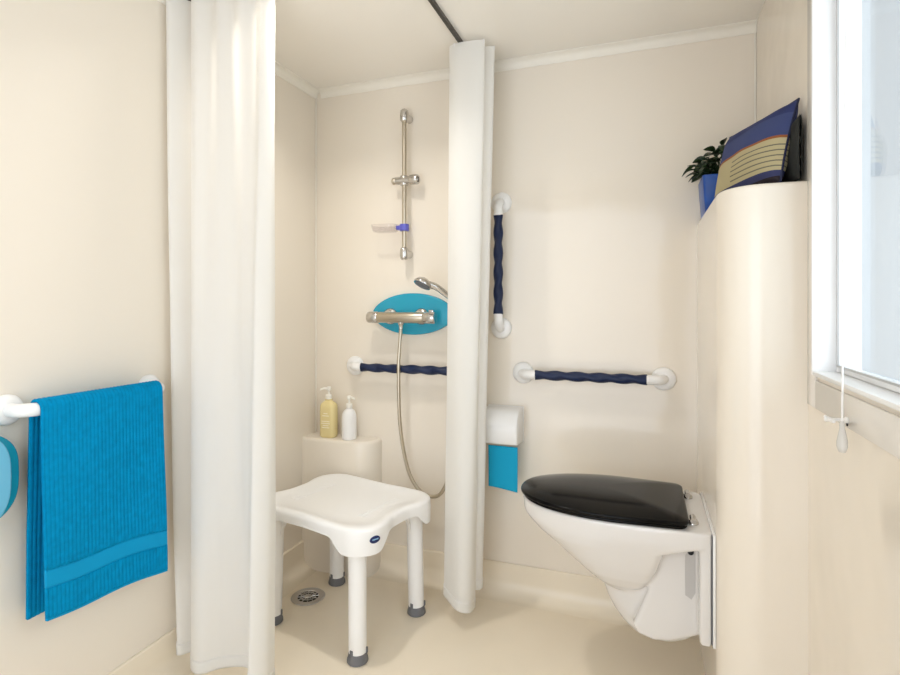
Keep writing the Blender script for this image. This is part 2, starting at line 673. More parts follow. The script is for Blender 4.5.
bm = NB()
oval(bm, .189, .088, .018, 1.18)
o = obj('wall_plate', bm, M['turq'], loc=(-.925, YB, 1.112))
tag(o, 'turquoise oval wall plate behind the chrome shower mixer', 'wall plate')

t = thing('shower_mixer', 'chrome thermostatic shower mixer bar on the turquoise oval plate', 'shower mixer', (-.952, YB - .018, 1.098))
bm = NB()
tube(bm, [(-.105, -.050, 0), (-.100, -.050, 0), (.098, -.050, 0), (.102, -.050, 0)], [.021, .0225, .0225, .021], 32)
body = obj('body', bm, M['chrome_soft'], t)
bm = NB(); lathe(bm, [(0, 0), (.014, 0), (.014, .004), (.011, .010), (.0085, .014), (.0085, .026), (0, .026)], (.0, -.050, -.020), (0, 0, -1), 24)
obj('hose_outlet', bm, M['chrome'], body)
for s in (-1, 1):
    bm = NB()
    lathe(bm, [(0, 0), (.0225, 0), (.0245, .003), (.0245, .042), (.022, .048), (.010, .050), (0, .050)], (s * .104, -.050, 0), (s, 0, 0), 12 if s > 0 else 32)
    if s > 0:
        box(bm, s * .125, s * .145, -.056, -.044, .022, .032, .003, 2)
    obj('temperature_knob' if s > 0 else 'flow_knob', bm, M['chrome'], t)
    bm = NB()
    lathe(bm, [(0, 0), (.034, 0), (.035, .003), (.034, .008), (.027, .014), (.017, .017), (.017, .036), (0, .036)], (s * .072, 0.0, 0.004), (0, -1, 0), 36)
    obj('rosette', bm, M['chrome'], t)

# hand shower, its wall holder and the hose
hs = thing('hand_shower', 'chrome hand shower leaning out beside the bunched shower curtain', 'hand shower', (-.708, 2.02, 1.165))
a0, a1 = Vector((0, 0, 0)), Vector((-.080, -.045, .062))
bm = NB()
pts = crom([a0, a0.lerp(a1, .4) + Vector((0, 0, .004)), a0.lerp(a1, .8) + Vector((0, 0, .006)), a1 + Vector((-.012, -.004, .004))], 14)
tube(bm, pts, [.0105 + .004 * (i / 13) for i in range(14)], 20)
obj('handle', bm, M['chrome'], hs)
hc = a1 + Vector((-.033, -.010, .008))
ax = Vector((-.30, -.42, -.85)).normalized()
bm = NB()
lathe(bm, [(0, -.022), (.014, -.021), (.026, -.014), (.035, -.003), (.0375, .004), (.036, .009), (0, .009)], hc, ax, 36)
hd = obj('head', bm, M['chrome'], hs)
bm = NB()
lathe(bm, [(0, .0085), (.030, .0085), (.030, .0105), (.028, .0115), (0, .012)], hc, ax, 32)
obj('spray_face', bm, M['grey_rubber'], hd)

t = thing('shower_holder', 'small chrome wall holder carrying the hand shower', 'holder', (-.708, YB, 1.165))
bm = NB()
lathe(bm, [(0, 0), (.022, 0), (.023, .004), (.020, .010), (0, .010)], (0, 0, 0), (0, -1, 0), 28)
tube(bm, [(0, -.006, 0), (0, -.068, 0)], .009, 18)
obj('arm', bm, M['chrome'], t)
bm = NB()
lathe(bm, [(.0125, -.014), (.018, -.014), (.018, .014), (.0125, .014)], (0, -.09, 0), (-.72, -.38, .56), 26)
obj('cup', bm, M['chrome'], t)

bm = NB()
pts = crom([(-.952, 2.042, 1.056), (-.952, 2.028, .98), (-.951, 2.016, .88), (-.947, 2.022, .66), (-.925, 2.04, .49), (-.885, 2.045, .405), (-.835, 2.05, .370),
            (-.780, 2.05, .385), (-.745, 2.055, .47), (-.728, 2.055, .65), (-.72, 2.05, .85), (-.706, 2.035, 1.05), (-.706, 2.026, 1.13), (-.707, 2.021, 1.163)], 240)
tube(bm, pts, 0, 12, lambda i, th: .0072 + (.0007 if i % 2 else 0))
o = obj('shower_hose', bm, M['chrome_soft'])
tag(o, 'long looped chrome shower hose hanging from the mixer', 'hose')

# ---------------------------------------------------------------- toilet
TY = 1.745
t = thing('wall_hung_toilet', 'white wall hung toilet with closed black lid', 'toilet', (HX - .004, TY, 0))
TX = t.location.x


def dshape(xf, xb, w, n=40, p=2.3, wb=None):
    """plan outline: round nose at xf, square-ish back at xb, half width w (local x relative to the wall plane)"""
    wb = w if wb is None else wb
    L = xb - xf
    nose = min(L * .62, L)
    cx = xf + nose
    pts = []
    for k in range(n + 1):
        a = PI / 2 + PI * k / n
        c, s = math.cos(a), math.sin(a)
        pts.append((cx + nose * math.copysign(abs(c) ** (2 / p), c), w * math.copysign(abs(s) ** (2 / p), s)))
    r = min(.03, w * .4)
    for k in range(7):
        a = -PI / 2 + PI / 2 * k / 6
        pts.append((xb - r + r * math.cos(a), -wb + r + r * math.sin(a)))
    for k in range(7):
        a = PI / 2 * k / 6
        pts.append((xb - r + r * math.cos(a), wb - r + r * math.sin(a)))
    return pts


bm = NB()
# upper bowl
rings = []
for z, xf, xb, ww in ((.545, -.538, -.001, .178), (.538, -.541, -.001, .180), (.505, -.538, -.001, .179), (.490, -.526, -.05, .176), (.465, -.498, -.12, .168),
                      (.435, -.456, -.130, .157), (.400, -.412, -.140, .143), (.365, -.368, -.155, .126), (.335, -.330, -.170, .104), (.312, -.295, -.190, .078), (.302, -.265, -.205, .045)):
    rings.append([(x, y, z) for x, y in dshape(xf, xb, ww)])
loft(bm, rings)
# trap under the bowl
rings = []
for z, xf, xb, ww in ((.40, -.31, -.02, .088), (.335, -.302, -.02, .090), (.295, -.292, -.02, .094), (.260, -.279, -.02, .095), (.230, -.262, -.03, .093),
                      (.205, -.242, -.05, .087), (.185, -.220, -.08, .074), (.172, -.195, -.105, .055), (.167, -.170, -.13, .03)):
    rings.append([(x, y, z) for x, y in dshape(xf, xb, ww, p=2.0)])
loft(bm, rings)
# side panels running back to the wall plate
pan = [(-.118, .50), (-.118, .47), (-.150, .37), (-.203, .235), (-.190, .212), (-.150, .200), (-.105, .206), (-.060, .224), (-.025, .240), (-.025, .50)]
loft(bm, [[(x, -.109, z) for x, z in pan], [(x, .109, z) for x, z in pan]])
# wall plate flange
box(bm, -.034, -.0050, -.174, .174, .246, .543, .006, 3)
bowl = obj('bowl', bm, M['white_gloss'], t, angle=60)
md = bowl.modifiers.new('merge', 'REMESH')
md.mode = 'VOXEL'
md.voxel_size = .0048
md.use_smooth_shade = True
md = bowl.modifiers.new('soften', 'SMOOTH')
md.factor = .5
md.iterations = 6
# strip coloured as the shaded gap between flange and white wall pad
bm = NB(); box(bm, -.0058, -.0030, -.172, .172, .254, .541, .0, 2); obj('shaded_gap', bm, M['grey_rubber'], t)
bm = NB(); box(bm, -.0028, .0035, -.178, .178, .249, .546, .001, 2); obj('wall_pad', bm, M['white'], t)
# fixing recesses in the sides: raised blocks with the hollow's shade in their colour
for sgn in (1, -1):
    bm = NB()
    pts = [(-.066, .345), (-.066, .455), (-.052, .478), (-.040, .478), (-.040, .355), (-.050, .335)]
    loft(bm, [[(x, sgn * .098, z) for x, z in pts], [(x, sgn * .1110, z) for x, z in pts]])
    cap = obj('recess_shade_block', bm, M['recess'], bowl)
    bm = NB()
    lathe(bm, [(0, 0), (.007, 0), (.008, .002), (.006, .005), (0, .005)], (-.052, sgn * .1105, .466), (0, sgn, 0), 20)
    obj('recess_shade_dot', bm, M['dark_gap'], cap)
# seat and lid
def slab(bm, z0, z1, xf, xb, ww, e, dome=0.0):
    rings = []
    for k in range(5):
        a = PI / 2 * k / 4
        i = e * (1 - math.sin(a))
        rings.append([(x, y, z0 + e * (1 - math.cos(a))) for x, y in dshape(xf + i, xb - i, ww - i, p=2.2, wb=ww * .94 - i)])
    for k in range(5):
        a = PI / 2 * k / 4
        i = e * (1 - math.cos(a))
        rings.append([(x, y, z1 - e + e * math.sin(a)) for x, y in dshape(xf + i, xb - i, ww - i, p=2.2, wb=ww * .94 - i)])
    if dome:
        for f in (.985, .955, .91, .85, .75, .6, .4, .2, .05):
            cx = (xf + xb) / 2
            rings.append([(cx + (x - cx) * f, y * f, z1 + dome * (1 - f ** 3.2)) for x, y in dshape(xf + e, xb - e, ww - e, p=2.2, wb=ww * .94 - e)])
    loft(bm, rings)


bm = NB(); slab(bm, .546, .5545, -.540, -.062, .180, .003); obj('seat', bm, M['black'], t)
bm = NB(); slab(bm, .5552, .5680, -.549, -.058, .185, .006, .020); obj('lid', bm, M['black'], t)
for sgn in (1, -1):
    bm = NB()
    tube(bm, [(-.046, sgn * .090, .557), (-.046, sgn * .124, .557)], .008, 20)
    lathe(bm, [(0, 0), (.015, 0), (.015, .006), (.011, .012), (0, .012)], (-.046, sgn * .107, .544), (0, 0, 1), 24)
    obj('hinge', bm, M['chrome'], t)
# ------------------------------------------------------------ paper holder
t = thing('paper_holder', 'white covered toilet roll holder on wall beside curtain', 'toilet roll holder', (-.515, YB, .612))
bm = NB()
prof = [(0, .0)]
prof = []
for k in range(0, 13):
    a = PI / 2 * k / 12
    prof.append((-.058 - .062 * math.sin(a), .062 + .074 * math.cos(a)))
prof = [(0, .0), (0, .136)] + prof + [(-.120, .022), (-.114, .010), (-.100, .006)]
x0, x1 = -.078, .064
rings = []
for x, ins in ((x0, .006), (x0 + .002, .002), (x0 + .007, 0), (x1 - .007, 0), (x1 - .002, .002), (x1, .006)):
    c = Vector((-.06, .065))
    ring = []
    for y, z in prof:
        d = Vector((y, z)) - c
        L = d.length
        q = c + d * ((L - ins) / L)
        ring.append((x, min(q.x, 0), q.y))
    rings.append(ring)
loft(bm, rings)
obj('cover', bm, M['white'], t)
bm = NB(); box(bm, -.080, .066, -.006, 0, -.002, .138, .003, 2); obj('back_plate', bm, M['white'], t)

pr = thing('toilet_paper', 'blue toilet paper sheet hanging from the white roll holder', 'toilet paper', (-.512, YB - .06, .44))
bm = NB()
nx, nz = 14, 24
vs = {}
for i in range(nx + 1):
    for j in range(nz + 1):
        f, g = i / nx, j / nz
        x = -.058 + .116 * f
        z = .000 + .010 * (1 - f) + (.170 - .010 * (1 - f)) * g
        y = -.034 + .006 * math.sin(f * 3 + 1) * (1 - g) + .010 * g * (1 - g)
        vs[i, j] = bm.verts.new((x, y, z))
for i in range(nx):
    for j in range(nz):
        bm.faces.new((vs[i, j], vs[i + 1, j], vs[i + 1, j + 1], vs[i, j + 1]))
solid(obj('sheet', bm, M['paper'], pr), .0012)

# ------------------------------------------------------------ shower stool
SL, SZ = .41, .442
st = thing('shower_stool', 'white plastic shower stool with four tube legs and grey feet', 'stool', (-1.037, 1.746, 0), (0, 0, math.radians(-12.5)))
HXs, HYs = .271, .213


def seat_outline(ins, n=240):
    """rounded rectangle with a shallow scallop in the middle of each long side"""
    pts = []
    base = rrect(HXs - ins, HYs - ins, .085, 16)
    ref = rrect(HXs, HYs, .085, 16)
    P = []
    m = len(base)
    for i in range(m):
        a, b = Vector(base[i]), Vector(base[(i + 1) % m])
        k = max(1, int((Vector(ref[(i + 1) % m]) - Vector(ref[i])).length / .008))
        for q in range(k):
            P.append(a.lerp(b, q / k))
    for p in P:
        x, y = p
        dx = math.exp(-(x / .085) ** 4)
        y -= math.copysign(.005 * dx, y) if abs(y) > HYs - ins - .02 else 0
        dy = math.exp(-(y / .075) ** 4)
        x -= math.copysign(.018 * dy, x) if abs(x) > HXs - ins - .02 else 0
        pts.append((x, y))
    return pts


def skirt(x, y):
    """depth of the rim below the top: deep over the legs, shallow in the middle of the sides"""
    f = min(1, max(0, (abs(x) - .115) / .070)) * min(1, max(0, (abs(y) - .070) / .065))
    f = f * f * (3 - 2 * f)
    return .040 + .046 * f


bm = NB()
rings = []
o0 = seat_outline(0)
rings.append([(x * .93, y * .93, SZ - .018) for x, y in o0])
rings.append([(x * .985, y * .985, SZ - skirt(x, y) + .002) for x, y in o0])
rings.append([(x, y, SZ - skirt(x, y)) for x, y in o0])
rings.append([(x * 1.004, y * 1.004, SZ - skirt(x, y) * .5) for x, y in o0])
rings.append([(x, y, SZ - .012) for x, y in o0])
for k in range(1, 5):
    a = PI / 2 * k / 4
    rings.append([(x, y, SZ - .012 + .012 * math.sin(a)) for x, y in seat_outline(.014 * (1 - math.cos(a)))])
for f, dz in ((.93, .000), (.90, -.0035), (.6, -.007), (.3, -.008), (.05, -.008)):
    rings.append([(x * f, y * f, SZ + dz) for x, y in seat_outline(.014)])
loft(bm, rings)
seat = obj('seat', bm, M['white'], st, angle=50)
# raised grip ribs at the two ends of the seat
for s in (-1, 1):
    bm = NB()
    for k in range(5):
        x = s * (.150 + k * .014)
        tube(bm, [(x, -.10, SZ - .0075), (x, .10, SZ - .0075)], .003, 8)
    obj('grip_ribs', bm, M['white'], seat)
for sx in (1, -1):
    for sy in (1, -1):
        top = Vector((sx * .196, sy * .156, SZ - .030))
        bot = Vector((sx * .203, sy * .162, .0))
        bm = NB()
        d = bot - top
        fl = [(0, .036), (.10, .0355), (.16, .030), (.22, .0295), (.9, .0290), (.965, .0290)]
        tube(bm, [top + d * f for f, r in fl], [r for f, r in fl], 28)
        # gusset webs towards the seat middle
        for ax_ in ((-sx, 0), (0, -sy)):
            a_ = Vector((ax_[0], ax_[1], 0))
            n_ = Vector((-ax_[1], ax_[0], 0)) * .006
            p = [top + a_ * .02, top + a_ * .085 + Vector((0, 0, -.012)), top + a_ * .060 + Vector((0, 0, -.030)), top + a_ * .036 + Vector((0, 0, -.070)), top + a_ * .022 + Vector((0, 0, -.120))]
            loft(bm, [[q + n_ for q in p], [q - n_ for q in p]])
        lg = obj('leg', bm, M['white'], st)
        bm = NB()
        fp = [(0, 0), (.032, 0), (.0345, .003), (.034, .010), (.0305, .020), (.0300, .030), (.0285, .032), (.0272, .033)]
        lathe(bm, fp, bot, (0, 0, 1), 32)
        for q in range(3):
            a = 2 * PI * q / 3 + .5
            c = Vector((math.cos(a), math.sin(a), 0)) * .0275
            box(bm, bot.x + c.x - .006, bot.x + c.x + .006, bot.y + c.y - .004, bot.y + c.y + .004, .028, .047, .002, 2)
        obj('rubber_foot', bm, M['grey_rubber'], lg)
# oval badge on the front corner
import mathutils
bp_ = Vector((.2680, -.1530, SZ - .038))
bq = Vector((.95, -.30, .06)).normalized()
bm = NB()
q = Vector((0, 0, 1)).rotation_difference(bq)
side = Vector((-bq.y, bq.x, 0)).normalized() * -1
upv = bq.cross(side).normalized()
if upv.z < 0:
    upv = -upv
def bring(a, b, h, n=32):
    return [bp_ + bq * h + side * (a * math.cos(2 * PI * k / n)) + upv * (b * math.sin(2 * PI * k / n)) for k in range(n)]
loft(bm, [bring(.019, .0115, -.012), bring(.019, .0115, .001), bring(.017, .0095, .0025)])
bg = obj('badge', bm, M['badge'], seat)
bg['label'] = 'dark blue oval badge'
bm = NB()
pts = [bp_ + bq * .003 + side * (-.011 + .022 * i / 30) + upv * (.0022 * math.sin(i * 1.5) + .001) for i in range(31)]
tube(bm, pts, .0009, 6)
obj('badge_script', bm, M['badge_line'], bg)

# ------------------------------------------------------------- floor drain
t = thing('floor_drain', 'round steel floor drain in the shower floor beside the stool', 'drain', (-1.248, 1.815, 0))
bm = NB(); lathe(bm, [(.040, .0008), (.064, .0008), (.066, .0022), (.064, .0042), (.046, .0050), (.042, .0036), (.040, .0020)], seg=48); obj('rim', bm, M['steel'], t)
bm = NB(); lathe(bm, [(0, .0006), (.041, .0006), (.041, .0012), (0, .0012)], seg=40); obj('well', bm, M['dark_gap'], t)
bm = NB()
for k in range(12):
    a = 2 * PI * k / 12
    ca, sa = math.cos(a), math.sin(a)
    tube(bm, [(.014 * ca, .014 * sa, .0034), (.041 * ca, .041 * sa, .0034)], .0016, 8)
lathe(bm, [(.0, .0015), (.015, .0015), (.016, .0035), (.013, .0058), (0, .0062)], seg=28)
lathe(bm, [(.026, .0016), (.030, .0016), (.030, .0046), (.026, .0046), (.026, .0016)], seg=36)
obj('grate', bm, M['steel'], t)

# ------------------------------------------------------- rail and curtains
bm = NB()
pts = [(-.635, YB - .002, 0), (-.635, 1.9, 0), (-.635, 1.7, 0), (-.635, 1.52, 0)]
for k in range(1, 13):
    a = PI / 2 * k / 12
    pts.append((-.635 - .20 * (1 - math.cos(a)), 1.52 - .20 * math.sin(a), 0))
pts += [(-1.0, 1.32, 0), (-1.2, 1.32, 0), (XL + .002, 1.32, 0)]
rings = []
P = [Vector(p) for p in pts]
for i, p in enumerate(P):
    a, b = P[max(i - 1, 0)], P[min(i + 1, len(P) - 1)]
    tt = (b - a).normalized()
    n = Vector((-tt.y, tt.x, 0))
    rings.append([p + n * x + Vector((0, 0, z)) for x, z in ((-.006, H - .0005), (-.006, H - .014), (.006, H - .014), (.006, H - .0005))])
loft(bm, rings)
o = obj('curtain_rail', bm, M['rail'], smooth=False)
tag(o, 'thin dark ceiling rail curving round the shower corner', 'curtain rail')


def curtain(name, label, top, bot, z1, zbot, n=220, m=70, seed=0, hem=.035):
    """cloth hanging from plan line `top` to plan line `bot`; zbot(f) lower edge"""
    A, B = crom(top, n), crom(bot, n)
    base = min(zbot(i / (n - 1)) for i in range(n))
    t = thing(name, label, 'shower curtain', (sum(p[0] for p in top) / len(top), sum(p[1] for p in top) / len(top), base), group='white shower curtains')
    O = t.location

    def pt(i, z):
        f = i / (n - 1)
        zb = zbot(f)
        g = (z1 - z) / (z1 - zb)
        s = g ** 1.15
        p = A[i].lerp(B[i], s)
        w_ = noise.noise(Vector((f * 9 + seed, g * 2.2, seed * 3.1))) * .007 * min(1, g * 3)
        return Vector((p.x + w_ * .5, p.y + w_, z)) - Vector((O.x, O.y, O.z))

    def patch(pn, g0, g1, rows, push=0.0):
        bm = NB()
        grid = []
        for j in range(rows + 1):
            row = []
            for i in range(n):
                zb = zbot(i / (n - 1))
                if g1 == 'hem':
                    z = zb + hem * (1 - j / rows) if g0 == 'hem' else z1 + (zb + hem - z1) * j / rows
                row.append(bm.verts.new(pt(i, z)))
            grid.append(row)
        for j in range(rows):
            for i in range(n - 1):
                bm.faces.new((grid[j][i], grid[j][i + 1], grid[j + 1][i + 1], grid[j + 1][i]))
        o = obj(pn, bm, M['curtain'], t, angle=180)
        return o
    patch('cloth', 0, 'hem', m)
    solid(patch('hem', 'hem', 'hem', 5), .004)
    k = 7
    for q in range(k):
        bm = NB()
        i = int((q + .5) / k * n)
        p = A[i] - Vector((O.x, O.y)) if len(A[i]) == 2 else A[i]
        tube(bm, [(A[i][0] - O.x, A[i][1] - O.y, z1 - O.z - .012), (A[i][0] - O.x, A[i][1] - O.y, H - .0135 - O.z)], .0022, 8)
        obj('hook', bm, M['white'], t)
    return t


top = [(-1.404, 1.330), (-1.403, 1.288), (-1.372, 1.270), (-1.335, 1.335), (-1.318, 1.300), (-1.290, 1.292), (-1.255, 1.318), (-1.215, 1.300), (-1.175, 1.316), (-1.135, 1.300), (-1.095, 1.318), (-1.058, 1.304), (-1.034, 1.326), (-1.045, 1.35)]
bot = [(-1.378, 1.350), (-1.384, 1.318), (-1.358, 1.290), (-1.312, 1.360), (-1.310, 1.300), (-1.280, 1.262), (-1.235, 1.250), (-1.195, 1.290), (-1.150, 1.318), (-1.115, 1.318), (-1.082, 1.285), (-1.042, 1.225), (-1.012, 1.270), (-1.030, 1.33)]
curtain('shower_curtain', 'wide white shower curtain hanging in front of the stool near the blue towel', top, bot, H - .016,
        lambda f: .062 + (-.020 * max(0, (f - .82) / .18)) + .012 * max(0, .35 - f))
top = [(-.640, 2.092), (-.668, 2.070), (-.610, 2.045), (-.665, 2.022), (-.605, 2.000), (-.655, 1.982), (-.600, 1.960), (-.530, 1.945), (-.533, 1.925), (-.600, 1.915), (-.655, 1.900), (-.680, 1.880), (-.645, 1.862), (-.585, 1.862), (-.545, 1.872), (-.548, 1.890)]
bot = [(-.640, 2.080), (-.672, 2.055), (-.615, 2.030), (-.672, 2.010), (-.610, 1.990), (-.660, 1.970), (-.620, 1.945), (-.572, 1.930), (-.575, 1.905), (-.620, 1.900), (-.672, 1.895), (-.702, 1.875), (-.670, 1.840), (-.625, 1.810), (-.588, 1.825), (-.585, 1.880)]
curtain('shower_curtain', 'narrow bunched white shower curtain hanging beside the vertical navy grab bar', top, bot, H - .016,
        lambda f: .105 - .055 * max(0, (f - .55) / .45), seed=5)

# --------------------------------------------------------- towel bar, towel
t = thing('towel_bar', 'white towel bar on the left wall carrying the blue towel', 'towel bar', (XL, 1.01, .905))
bm = NB()
path = [(.006, -.172, 0), (.03, -.172, 0)]
for k in range(1, 9):
    a = PI / 2 * k / 8
    path.append((.030 + .035 * math.sin(a), -.172 + .035 * (1 - math.cos(a)), 0))
path += [(.065, -.11, 0), (.065, 0, 0), (.065, .13, 0)]
for k in range(0, 9):
    a = PI / 2 * k / 8
    path.append((.030 + .035 * math.cos(a), .180 + .035 * math.sin(a), 0))
path += [(.006, .215, 0)]
tube(bm, path, .0160, 24)
obj('bar', bm, M['white'], t)
for s in (-1, 1):
    bm = NB()
    lathe(bm, [(0, 0), (.034, 0), (.036, .002), (.036, .008), (.033, .014), (.026, .019), (.020, .021), (0, .021)], (0, -.172 if s < 0 else .215, 0), (1, 0, 0), 40)
    obj('flange', bm, M['white'], t)

tw = thing('towel', 'turquoise ribbed towel folded over the white towel bar', 'towel', (XL + .065, 1.031, .36))
O = tw.location
TW = .332
NX = 230
BR = .905 - O.z          # bar height in local coordinates
RR = .0200


def towel_pt(f, s):
    """f across 0..1 (near to far), s metres along the cloth from the top of the bar; s>0 front, s<0 back"""
    arc = RR * PI / 2
    y = -TW / 2 + TW * f
    if abs(s) < arc:
        a = s / RR
        x, z = RR * math.sin(a), BR + RR * math.cos(a)
    elif s > 0:
        d = s - arc
        x = RR + .018 * (d / .5) ** 1.2 * (1 - .35 * f) + .004 * math.sin(f * 5 + d * 6) * min(1, d * 4)
        z = BR - d
    else:
        d = -s - arc
        x = -RR - .010 * min(1, d / .3) + .003 * math.sin(f * 4 + d * 5) * min(1, d * 4)
        z = BR - d
        y -= .002 * min(1, d / .4)
    if s > 0:
        y += .006 * math.sin(s * 6) * (f - .5) + .012 * max(0, s) * (f - .3)
    # slight sag along the bar
    return Vector((x, y, z))


FL0, FL1 = .520, .557      # front lengths at near / far side
BL = .53
BAND0, BAND1 = .118, .076  # hem band, distance up from the lower edge


def towel_patch(name, s0f, s1f, rows, m, ribs, th):
    bm = NB()
    grid = []
    for j in range(rows + 1):
        row = []
        for i in range(NX + 1):
            f = i / NX
            s0, s1 = s0f(f), s1f(f)
            s = s0 + (s1 - s0) * j / rows
            p = towel_pt(f, s)
            e = .004
            q0, q1 = towel_pt(f, s - e), towel_pt(f, s + e)
            tn = (q1 - q0).normalized()
            nn = Vector((0, 1, 0)).cross(tn)
            if ribs:
                p = p + nn * (-(.0011) * (.5 + .5 * math.cos(2 * PI * f * 33)))
            row.append(bm.verts.new(p))
        grid.append(row)
    for j in range(rows):
        for i in range(NX):
            bm.faces.new((grid[j][i], grid[j][i + 1], grid[j + 1][i + 1], grid[j + 1][i]))
    o = obj(name, bm, m, tw, angle=180)
    solid(o, th, 0)
    return o


fl = lambda f: FL0 + (FL1 - FL0) * f + .004 * math.sin(f * 7)
towel_patch('terry_upper', lambda f: -BL, lambda f: fl(f) - BAND0, 110, M['towel'], True, .008)
towel_patch('hem_band', lambda f: fl(f) - BAND0, lambda f: fl(f) - BAND1, 8, M['towel_band'], False, .0075)
towel_patch('terry_edge', lambda f: fl(f) - BAND1, lambda f: fl(f) - .006, 16, M['towel'], True, .008)
towel_patch('selvedge', lambda f: fl(f) - .006, fl, 2, M['towel_band'], False, .007)

# ------------------------------------------------ blue plate at left edge
t = thing('wall_fitting', 'blue oval plastic wall fitting under the near end of the towel bar', 'wall fitting', (XL, .692, .760))
bm = NB()
oval(bm, .155, .120, .040, .62)
for v in bm.verts:
    v.co = Vector((-v.co.y, v.co.x, v.co.z))
obj('back_shell', bm, M['turq'], t)
bm = NB()
oval(bm, .138, .128, .058, .66)
for v in bm.verts:
    v.co = Vector((-v.co.y, v.co.x - .010, v.co.z))
obj('front_panel', bm, M['sky'], t)


# ---------------------------------------------------- cushions and plant
def cushion(bm, wd, ht, th, nx=40, nz=34, skew=0.0):
    for side in (1, -1):
        vs = {}
        for i in range(nx + 1):
            for j in range(nz + 1):
                u, v = -1 + 2 * i / nx, -1 + 2 * j / nz
                # sides pull in a little between the corners
                pu = 1 - .05 * (1 - v * v) * abs(u)
                pv = 1 - .06 * (1 - u * u) * abs(v)
                d = (max(0, 1 - abs(u) ** 2.6) * max(0, 1 - abs(v) ** 2.6)) ** .55
                w_ = noise.noise(Vector((u * 2, v * 2, side))) * .006 * d
                vs[i, j] = bm.verts.new((u * pu * wd / 2, side * (d * th / 2 + .0015) + w_, (ht / 2 + v * pv * ht / 2) * (1 + skew * u)))
        for i in range(nx):
            for j in range(nz):
                bm.faces.new((vs[i, j], vs[i + 1, j], vs[i + 1, j + 1], vs[i, j + 1]))
    bmesh.ops.remove_doubles(bm, verts=bm.verts[:], dist=.004 if False else .0002)


def piping(wd, ht, skew=0.0):
    pts = []
    for (u0, v0, u1, v1) in ((-1, -1, 1, -1), (1, -1, 1, 1), (1, 1, -1, 1), (-1, 1, -1, -1)):
        for k in range(20):
            u, v = u0 + (u1 - u0) * k / 20, v0 + (v1 - v0) * k / 20
            pu = 1 - .05 * (1 - v * v) * abs(u)
            pv = 1 - .06 * (1 - u * u) * abs(v)
            pts.append((u * pu * wd / 2, 0, (ht / 2 + v * pv * ht / 2) * (1 + skew * u)))
    pts.append(pts[0])
    return pts


cu = thing('cushion', 'blue cushion with beige striped band leaning on top of the housing', 'cushion', (.256, 1.685, HZ + .004))
cu.rotation_euler = (math.radians(12), 0, math.atan2(.963, -.27))
bm = NB(); cushion(bm, .385, .216, .085, skew=.06); obj('cover', bm, M['cushion'], cu, angle=80)
bm = NB(); tube(bm, piping(.385, .216, .06), .0028, 8); obj('piping', bm, mat('navy_piping', rgb(30, 34, 62), .8), cu)

c2 = thing('cushion', 'dark plain cushion standing behind the striped blue cushion', 'cushion', (.3435, 1.585, HZ + .003))
c2.rotation_euler = (math.radians(0), 0, PI / 2)
bm = NB(); cushion(bm, .225, .152, .030); obj('cover', bm, M['green_cush'], c2, angle=80)

pl = thing('potted_plant', 'leafy green plant in a blue pot at the back of the housing top', 'potted plant', (.258, 2.010, HZ))
bm = NB()
rings = []
for z, s in ((0, .86), (.004, .90), (.124, 1.0), (.128, 1.0), (.128, .90), (.106, .88)):
    rings.append([(x * s, y * s, z) for x, y in rrect(.082, .082, .010, 4)])
loft(bm, rings)
pot = obj('pot', bm, M['pot'], pl)
bm = NB(); box(bm, -.070, .070, -.070, .070, .098, .110, .004, 2); obj('soil', bm, M['soil'], pot)
bml, bms = NB(), NB()
random.seed(11)
for k in range(95):
    a = random.uniform(0, 2 * PI)
    rad = random.uniform(.0, .080)
    if k < 14:
        a = random.uniform(PI * .75, PI * 1.35)
        rad = random.uniform(.05, .092)
    h = .138 + random.uniform(0, .105) * (1 - rad / .15)
    base = Vector((.018 * math.cos(a), .018 * math.sin(a), .103))
    tip = Vector((rad * math.cos(a) - .012, rad * math.sin(a), h + .005))
    if tip.x > .085:
        tip.x = .085
    if tip.y > .085:
        tip.y = .085
    mid = base.lerp(tip, .55) + Vector((0, 0, .02))
    tube(bms, crom([base, mid, tip], 7), .0013, 6)
    d = Vector((math.cos(a), math.sin(a), random.uniform(-.5, .6))).normalized()
    side = d.cross(Vector((0, 0, 1))).normalized()
    side = (side + Vector((0, 0, random.uniform(-.6, .6)))).normalized()
    up = side.cross(d)
    Ls, W = random.uniform(.032, .050), random.uniform(.010, .016)
    grid = []
    for i in range(7):
        f = i / 6
        ww = W * (math.sin(PI * min(1, f * .93 + .05)) ** .8)
        c = tip + d * Ls * (f - .15) - Vector((0, 0, .014)) * f * f
        grid.append([c - side * ww + up * ww * .35, c, c + side * ww + up * ww * .35])
    th = Vector((0, 0, .0009))
    va = [[bml.verts.new(p) for p in r] for r in grid]
    for i in range(6):
        for j in range(2):
            bml.faces.new((va[i][j], va[i][j + 1], va[i + 1][j + 1], va[i + 1][j]))
fo = obj('foliage', bml, M['leaf'], pl, angle=80)
solid(fo, .0009)
for v in fo.data.vertices:
    v.co.x = min(v.co.x, .088)
    v.co.y = min(v.co.y, .088)
obj('stems', bms, M['leaf'], pl)

